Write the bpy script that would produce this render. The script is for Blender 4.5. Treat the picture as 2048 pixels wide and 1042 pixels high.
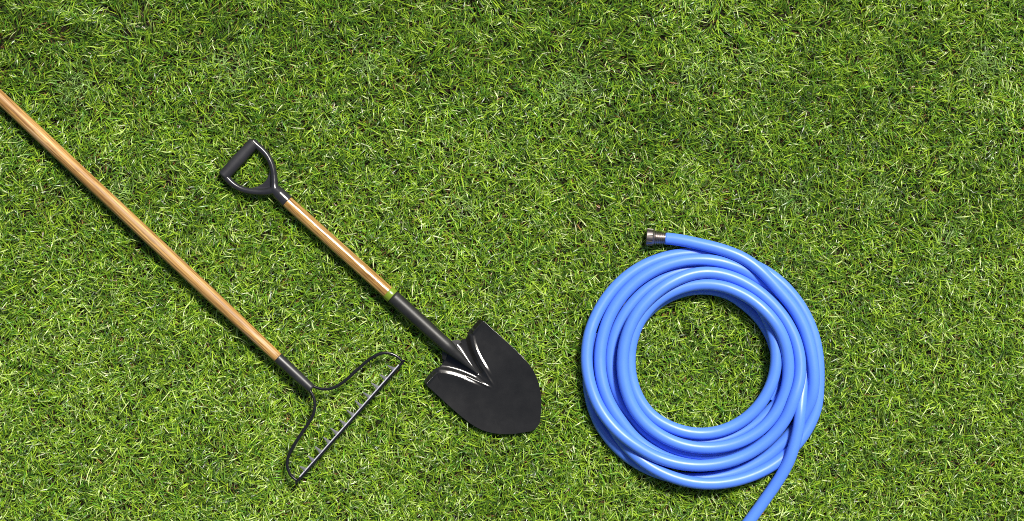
import bpy, bmesh, math, random
import numpy as np
from mathutils import Vector, Matrix

random.seed(7)
rng = np.random.default_rng(11)
for o in list(bpy.data.objects):
    bpy.data.objects.remove(o)
scene = bpy.context.scene
COL = scene.collection
R_ = math.radians

# ------------------------------------------------------------------ camera
CAM_H = 4.0                      # metres above the soil
cam_d = bpy.data.cameras.new('camera')
cam = bpy.data.objects.new('camera', cam_d)
COL.objects.link(cam)
cam.location = (0, 0, CAM_H)
cam.rotation_euler = (0, 0, 0)
cam_d.sensor_width = 36.0
cam_d.lens = 36.0 * CAM_H / 2.048
cam_d.clip_start = 0.05
cam_d.clip_end = 100
scene.camera = cam

# ------------------------------------------------------------------ sky, sun, exposure
SUN_EL, SUN_AZ = 55.0, 30.0      # elevation; azimuth clockwise from the top of the picture
world = bpy.data.worlds.new('World')
scene.world = world
world.use_nodes = True
wn = world.node_tree
wn.nodes.clear()
sky = wn.nodes.new('ShaderNodeTexSky')
sky.sky_type = 'NISHITA'
sky.sun_disc = False
sky.sun_elevation = R_(SUN_EL)
sky.sun_rotation = R_(SUN_AZ)
sky.air_density = 1.0
sky.dust_density = 3.0
bg = wn.nodes.new('ShaderNodeBackground')
bg.inputs['Strength'].default_value = 0.055
wo = wn.nodes.new('ShaderNodeOutputWorld')
wn.links.new(sky.outputs[0], bg.inputs['Color'])
wn.links.new(bg.outputs[0], wo.inputs['Surface'])

sun_d = bpy.data.lights.new('sun', 'SUN')
sun_d.energy = 5.0
sun_d.angle = R_(10.0)
sun_d.color = (1.0, 0.96, 0.88)
sun = bpy.data.objects.new('sun', sun_d)
COL.objects.link(sun)
sdir = Vector((math.sin(R_(SUN_AZ)) * math.cos(R_(SUN_EL)), math.cos(R_(SUN_AZ)) * math.cos(R_(SUN_EL)), math.sin(R_(SUN_EL))))
sun.location = sdir * 6
sun.rotation_euler = sdir.to_track_quat('Z', 'Y').to_euler()

scene.view_settings.view_transform = 'Standard'
scene.view_settings.look = 'None'
scene.view_settings.exposure = 0.40
scene.view_settings.gamma = 1.0
scene.view_settings.use_curve_mapping = False
scene.render.engine = 'CYCLES'
scene.cycles.max_bounces = 6
scene.cycles.diffuse_bounces = 3
scene.cycles.transmission_bounces = 4
scene.cycles.use_denoising = False
scene.cycles.filter_width = 1.0


# ------------------------------------------------------------------ helpers
def P(px, py, z=0.0):
    """photo pixel -> metres at height z (mm)"""
    k = (CAM_H - z * 0.001) / CAM_H * 0.001
    return Vector(((px - 1024) * k, (521 - py) * k, z * 0.001))


def tag(o, label, cat, group=None, kind=None):
    o['label'] = label
    o['category'] = cat
    if group:
        o['group'] = group
    if kind:
        o['kind'] = kind


def thing(name, label, cat, loc=(0, 0, 0)):
    o = bpy.data.objects.new(name, None)
    COL.objects.link(o)
    o.location = loc
    o.empty_display_size = 0.05
    tag(o, label, cat)
    return o


def obj(name, me, mat, parent=None, smooth=True, mtx=None):
    if isinstance(me, bmesh.types.BMesh):
        m = bpy.data.meshes.new(name)
        me.to_mesh(m)
        me.free()
        me = m
    o = bpy.data.objects.new(name, me)
    COL.objects.link(o)
    me.materials.clear()
    me.materials.append(mat)
    if smooth:
        me.polygons.foreach_set('use_smooth', [True] * len(me.polygons))
    if mtx is not None:
        o.matrix_world = mtx
    if parent is not None:
        o.parent = parent
        o.matrix_parent_inverse = Matrix.Translation(-parent.location)
    return o


def catmull(pts, n=8):
    pts = [Vector(p) for p in pts]
    pts = [2 * pts[0] - pts[1]] + pts + [2 * pts[-1] - pts[-2]]
    out = []
    for i in range(1, len(pts) - 2):
        p0, p1, p2, p3 = pts[i - 1:i + 3]
        for j in range(n):
            t = j / n
            out.append(0.5 * ((2 * p1) + (p2 - p0) * t + (2 * p0 - 5 * p1 + 4 * p2 - p3) * t * t + (3 * p1 - p0 - 3 * p2 + p3) * t ** 3))
    out.append(pts[-2])
    return out


def tube(bm, path, rad, seg=16, caps=True, flat=1.0, uv=None, v0=0.0):
    """sweep a round (or, with flat != 1, elliptic: height = rad*flat) section along a path lying roughly level"""
    n = len(path)
    rings = []
    dist = v0
    vs = []
    for i, p in enumerate(path):
        a = path[max(i - 1, 0)]
        b = path[min(i + 1, n - 1)]
        t = (b - a).normalized()
        side = t.cross(Vector((0, 0, 1)))
        side.normalize()
        up = side.cross(t).normalized()
        r = rad[i] if isinstance(rad, (list, tuple)) else rad
        if i:
            dist += (p - path[i - 1]).length
        vs.append(dist)
        rings.append([bm.verts.new(p + side * (r * math.cos(k * 2 * math.pi / seg)) + up * (r * flat * math.sin(k * 2 * math.pi / seg))) for k in range(seg)])
    for i in range(n - 1):
        for k in range(seg):
            f = bm.faces.new((rings[i][k], rings[i][(k + 1) % seg], rings[i + 1][(k + 1) % seg], rings[i + 1][k]))
            f.smooth = True
            if uv is not None:
                cc = [(k / seg, vs[i]), ((k + 1) / seg, vs[i]), ((k + 1) / seg, vs[i + 1]), (k / seg, vs[i + 1])]
                for lp, c in zip(f.loops, cc):
                    lp[uv].uv = c
    if caps:
        bm.faces.new(list(reversed(rings[0])))
        bm.faces.new(rings[-1])
    return dist


def lathe(bm, prof, seg=40, wob=None):
    """prof: (x along axis, radius) pairs, axis = local X"""
    rings = []
    for (x, r) in prof:
        rings.append([bm.verts.new((x, r * math.cos(2 * math.pi * k / seg), r * math.sin(2 * math.pi * k / seg))) for k in range(seg)])
    for i in range(len(rings) - 1):
        for k in range(seg):
            bm.faces.new((rings[i][k], rings[i + 1][k], rings[i + 1][(k + 1) % seg], rings[i][(k + 1) % seg]))
    bm.faces.new(rings[0])
    bm.faces.new(list(reversed(rings[-1])))
    bmesh.ops.recalc_face_normals(bm, faces=bm.faces[:])


def axis_mtx(a, b):
    """frame at a with local X towards b and local Z as nearly up as can be"""
    x = (b - a).normalized()
    y = Vector((0, 0, 1)).cross(x).normalized()
    z = x.cross(y)
    m = Matrix((x, y, z)).transposed().to_4x4()
    m.translation = a
    return m


# ------------------------------------------------------------------ materials
class NT:
    def __init__(self, name):
        self.mat = bpy.data.materials.new(name)
        self.mat.use_nodes = True
        self.t = self.mat.node_tree
        self.t.nodes.clear()
        self.out = self.t.nodes.new('ShaderNodeOutputMaterial')

    def n(self, kind, **kw):
        nd = self.t.nodes.new('ShaderNode' + kind)
        for k, v in kw.items():
            if k.startswith('i_'):
                nd.inputs[k[2:].replace('_', ' ')].default_value = v
            else:
                setattr(nd, k, v)
        return nd

    def l(self, a, b):
        self.t.links.new(a, b)

    def ramp(self, fac, stops, interp='LINEAR'):
        r = self.n('ValToRGB')
        r.color_ramp.interpolation = interp
        e = r.color_ramp.elements
        while len(e) < len(stops):
            e.new(0.5)
        for el, (p, c) in zip(e, stops):
            el.position = p
            el.color = (*c, 1) if len(c) == 3 else c
        self.l(fac, r.inputs[0])
        return r.outputs[0]

    def math(self, op, a, b=None, c=None):
        m = self.n('Math', operation=op)
        for i, v in enumerate((a, b, c)):
            if v is None:
                continue
            if hasattr(v, 'links'):
                self.l(v, m.inputs[i])
            else:
                m.inputs[i].default_value = v
        return m.outputs[0]

    def mix(self, fac, a, b, blend='MIX'):
        m = self.n('MixRGB', blend_type=blend)
        for s, v in zip(m.inputs, (fac, a, b)):
            if hasattr(v, 'links'):
                self.l(v, s)
            elif isinstance(v, (int, float)):
                s.default_value = v
            else:
                s.default_value = (*v, 1)
        return m.outputs[0]

    def noise(self, coord, scale, detail=3, rough=0.5, mapping=None):
        if mapping:
            mp = self.n('Mapping')
            mp.inputs['Scale'].default_value = mapping
            self.l(coord, mp.inputs[0])
            coord = mp.outputs[0]
        x = self.n('TexNoise')
        x.inputs['Scale'].default_value = scale
        x.inputs['Detail'].default_value = detail
        x.inputs['Roughness'].default_value = rough
        self.l(coord, x.inputs['Vector'])
        return x.outputs['Fac']

    def bsdf(self, color, rough, **kw):
        b = self.n('BsdfPrincipled')
        for k, v in dict(Base_Color=color, Roughness=rough, **kw).items():
            s = b.inputs[k.replace('_', ' ')]
            if hasattr(v, 'links'):
                self.l(v, s)
            elif isinstance(v, (int, float)):
                s.default_value = v
            else:
                s.default_value = (*v, 1) if len(v) == 3 and s.type == 'RGBA' else v
        return b

    def bump(self, height, dist, strength=1.0):
        b = self.n('Bump')
        b.inputs['Strength'].default_value = strength
        b.inputs['Distance'].default_value = dist
        self.l(height, b.inputs['Height'])
        return b.outputs[0]

    def done(self, shader):
        self.l(shader, self.out.inputs[0])
        return self.mat


def wood_mat(name, pale, mid, dark, streak, gloss):
    t = NT(name)
    co = t.n('TexCoord').outputs['Object']
    big = t.noise(co, 1.0, 3, 0.6, (3.0, 60, 60))
    fine = t.noise(co, 1.0, 5, 0.7, (6.0, 230, 230))
    pores = t.noise(co, 1.0, 2, 0.6, (25.0, 420, 420))
    long_ = t.noise(co, 1.0, 2, 0.5, (2.2, 8, 8))
    c = t.ramp(fine, [(0.37, dark), (0.50, mid), (0.63, pale)])
    c = t.mix(t.ramp(big, [(0.4, (0, 0, 0)), (0.65, (0.35, 0.35, 0.35))]), c, mid)
    c = t.mix(t.ramp(pores, [(0.56, (0, 0, 0)), (0.68, (0.8, 0.8, 0.8))]), c, dark)
    c = t.mix(t.ramp(long_, [(0.50, (0, 0, 0)), (0.70, (0.4 * streak,) * 3)]), c, pale)
    ring = t.noise(co, 1.0, 2, 0.5, (5.0, 150, 150))
    c = t.mix(t.ramp(ring, [(0.56, (0, 0, 0)), (0.66, (0.5 * streak,) * 3)]), c, (0.62, 0.49, 0.34))
    dl = t.noise(co, 1.0, 2, 0.5, (4.0, 130, 130))
    c = t.mix(t.ramp(dl, [(0.55, (0, 0, 0)), (0.62, (0.6, 0.6, 0.6))]), c, tuple(0.5 * (a_ + b_) for a_, b_ in zip(dark, mid)))
    ln_ = t.noise(co, 1.0, 2, 0.5, (3.0, 330, 330))
    c = t.mix(1.0, c, t.ramp(ln_, [(0.40, (0.60, 0.54, 0.48)), (0.50, (0.95, 0.94, 0.93)), (0.62, (1.16, 1.15, 1.13))]), 'MULTIPLY')
    h = t.math('ADD', fine, t.math('MULTIPLY', pores, -0.6))
    b = t.bsdf(c, gloss, Normal=t.bump(h, 0.0006, 0.5), Specular_IOR_Level=0.5)
    return t.done(b.outputs[0])


def black_mat(name, col, rough, spec=0.5, grain=900.0, bump=0.00012, wear=0.5, coat=0.0):
    t = NT(name)
    co = t.n('TexCoord').outputs['Object']
    f = t.noise(co, grain, 2, 0.6)
    g = t.noise(co, 28, 5, 0.62)
    c = t.mix(t.ramp(g, [(0.35, (0, 0, 0)), (0.7, (wear,) * 3)]), col, tuple(min(1, 2.1 * v + 0.004) for v in col))
    sp = t.noise(co, 420, 2, 0.5)
    c = t.mix(t.ramp(sp, [(0.66, (0, 0, 0)), (0.75, (0.5 * wear,) * 3)]), c, tuple(3.0 * v for v in col))
    r = t.math('MULTIPLY_ADD', g, 0.16, rough - 0.08)
    b = t.bsdf(c, r, Normal=t.bump(f, bump, 0.6), Specular_IOR_Level=spec, Coat_Weight=coat, Coat_Roughness=0.12)
    return t.done(b.outputs[0])


M_rakewood = wood_mat('weathered_ash', (0.52, 0.335, 0.122), (0.43, 0.24, 0.066), (0.18, 0.078, 0.020), 0.65, 0.52)
M_spadewood = wood_mat('varnished_ash', (0.56, 0.36, 0.13), (0.44, 0.26, 0.080), (0.17, 0.082, 0.022), 0.35, 0.22)
M_plastic = black_mat('moulded_black_plastic', (0.016, 0.016, 0.019), 0.24, 0.5, 500, 0.00005, 0.3)
M_gripbar = black_mat('textured_black_plastic', (0.015, 0.015, 0.018), 0.58, 0.4, 1500, 0.0002, 0.4)
M_blade = black_mat('black_enamelled_steel', (0.009, 0.009, 0.009), 0.17, 0.5, 1300, 0.00004, 0.25)
M_socket = black_mat('black_painted_socket', (0.011, 0.011, 0.011), 0.42, 0.40, 1300, 0.0002, 0.6)
M_wire = black_mat('black_lacquered_steel', (0.006, 0.006, 0.008), 0.22, 0.5, 700, 0.00005, 0.3)
M_ferrule = black_mat('dark_grey_ferrule', (0.014, 0.014, 0.016), 0.40, 0.5, 1200, 0.0001, 0.4)


def steel_mat(name, col, rough, metallic=1.0):
    t = NT(name)
    co = t.n('TexCoord').outputs['Object']
    g = t.noise(co, 120, 4, 0.6)
    c = t.mix(t.ramp(g, [(0.35, (0, 0, 0)), (0.7, (0.6, 0.6, 0.6))]), col, tuple(0.45 * v for v in col))
    b = t.bsdf(c, t.math('MULTIPLY_ADD', g, 0.2, rough - 0.1), Metallic=metallic, Normal=t.bump(t.noise(co, 900, 2), 0.0001, 0.5))
    return t.done(b.outputs[0])


M_tine = steel_mat('worn_grey_steel', (0.27, 0.27, 0.31), 0.5, 0.3)
M_edge = steel_mat('pale_edge_sheen', (0.66, 0.66, 0.74), 0.5, 0.2)  # pale colour standing in for sky sheen on the black lacquer
M_nut = steel_mat('dull_nickel_nut', (0.26, 0.23, 0.215), 0.42)
M_fitting = steel_mat('nickel_plated_brass', (0.36, 0.32, 0.30), 0.34)


def band_mat():
    t = NT('green_plastic_band')
    co = t.n('TexCoord').outputs['Object']
    c = t.mix(t.noise(co, 90, 3), (0.125, 0.195, 0.012), (0.155, 0.23, 0.018))
    return t.done(t.bsdf(c, 0.25).outputs[0])


M_band = band_mat()


def hose_mat():
    t = NT('blue_garden_hose_vinyl')
    tc = t.n('TexCoord')
    uv = tc.outputs['UV']
    co = tc.outputs['Object']
    sx = t.n('SeparateXYZ')
    t.l(uv, sx.inputs[0])
    # faint braid under the vinyl and fine moulded ribs along the hose
    a = t.math('SINE', t.math('MULTIPLY_ADD', sx.outputs[1], 900.0, t.math('MULTIPLY', sx.outputs[0], 75.4)))
    b_ = t.math('SINE', t.math('MULTIPLY_ADD', sx.outputs[1], 900.0, t.math('MULTIPLY', sx.outputs[0], -75.4)))
    br = t.math('MAXIMUM', a, b_)
    ribs = t.math('SINE', t.math('MULTIPLY', sx.outputs[0], 2 * math.pi * 24))
    g = t.noise(co, 14, 4, 0.6)
    c = t.mix(g, (0.074, 0.196, 0.76), (0.087, 0.222, 0.80))
    dirt = t.noise(co, 160, 3, 0.6)
    c = t.mix(t.ramp(dirt, [(0.66, (0, 0, 0)), (0.80, (0.35, 0.35, 0.35))]), c, (0.05, 0.12, 0.36))
    h = t.math('ADD', t.math('MULTIPLY', br, 0.35), t.math('MULTIPLY', ribs, 0.25))
    rr = t.math('MULTIPLY_ADD', t.noise(co, 60, 3), 0.16, 0.31)
    b = t.bsdf(c, rr, Normal=t.bump(h, 0.00003, 0.25), Specular_IOR_Level=0.5,
               Subsurface_Weight=0.0, Subsurface_Radius=(0.001, 0.002, 0.006))
    b.inputs['Subsurface Scale'].default_value = 1.0
    return t.done(b.outputs[0])


M_hose = hose_mat()


def soil_mat():
    t = NT('dark_thatch_soil')
    co = t.n('TexCoord').outputs['Object']
    n1 = t.noise(co, 55, 6, 0.7)
    n2 = t.noise(co, 260, 4, 0.7)
    c = t.ramp(n1, [(0.3, (0.006, 0.005, 0.003)), (0.55, (0.016, 0.013, 0.006)), (0.75, (0.060, 0.042, 0.018))])
    c = t.mix(t.ramp(n2, [(0.55, (0, 0, 0)), (0.75, (0.6, 0.6, 0.6))]), c, (0.045, 0.050, 0.014))
    b = t.bsdf(c, 0.9, Normal=t.bump(n2, 0.004, 0.8), Specular_IOR_Level=0.2)
    return t.done(b.outputs[0])


M_soil = soil_mat()


def grass_mat():
    t = NT('lawn_grass_blades')
    at = t.n('Attribute', attribute_name='tone')
    c = at.outputs['Color']
    fl = t.n('Attribute', attribute_name='vein')
    # pale midrib and tiny fibre streaks: the leaf's own colouring
    c2 = t.mix(t.math('MULTIPLY', fl.outputs['Fac'], 0.25), c, (0.42, 0.50, 0.16))
    b = t.bsdf(c2, 0.33, Specular_IOR_Level=0.45)
    tr = t.n('BsdfTranslucent')
    ct = t.mix(1.0, c, (1.15, 1.25, 0.55), 'MULTIPLY')
    t.l(ct, tr.inputs[0])
    m = t.n('MixShader')
    m.inputs[0].default_value = 0.28
    t.l(b.outputs[0], m.inputs[1])
    t.l(tr.outputs[0], m.inputs[2])
    return t.done(m.outputs[0])


M_grass = grass_mat()

# ------------------------------------------------------------------ ground
bm = bmesh.new()
bmesh.ops.create_grid(bm, x_segments=90, y_segments=90, size=4.0)
for v in bm.verts:
    v.co.z = -0.003 + 0.0015 * math.sin(v.co.x * 9.1 + 1.3 * math.sin(v.co.y * 7)) + 0.0015 * math.sin(v.co.y * 11.7)
ground = obj('ground', bm, M_soil)
ground['kind'] = 'structure'
ground['label'] = 'dark brown soil and thatch under the lawn'
ground['category'] = 'ground'

# objects leave a low ceiling for the blades beneath them: height map of undersides (m), 1 mm cells would be overkill -> 2 mm
CELL = 0.002
GX, GY = 1.45, 0.95
NXC, NYC = int(2 * GX / CELL), int(2 * GY / CELL)
under = np.full((NXC, NYC), 9.0)


def press_disc(p, r, zc):
    """note the underside of a round bar of radius r centred at p, height zc"""
    i0 = int((p.x - r + GX) / CELL); i1 = int((p.x + r + GX) / CELL) + 1
    j0 = int((p.y - r + GY) / CELL); j1 = int((p.y + r + GY) / CELL) + 1
    i0, j0 = max(i0, 0), max(j0, 0)
    i1, j1 = min(i1, NXC), min(j1, NYC)
    if i0 >= i1 or j0 >= j1:
        return
    xs = (np.arange(i0, i1) + 0.5) * CELL - GX - p.x
    ys = (np.arange(j0, j1) + 0.5) * CELL - GY - p.y
    d2 = xs[:, None] ** 2 + ys[None, :] ** 2
    z = np.where(d2 < r * r, zc - np.sqrt(np.maximum(r * r - d2, 0)), 9.0)
    under[i0:i1, j0:j1] = np.minimum(under[i0:i1, j0:j1], z)


def press_path(path, rads):
    for i in range(len(path) - 1):
        a, b = path[i], path[i + 1]
        n = max(1, int((b - a).length / 0.003))
        for k in range(n):
            p = a.lerp(b, k / n)
            r = rads[i] + (rads[i + 1] - rads[i]) * k / n
            press_disc(p, r, p.z)


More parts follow.
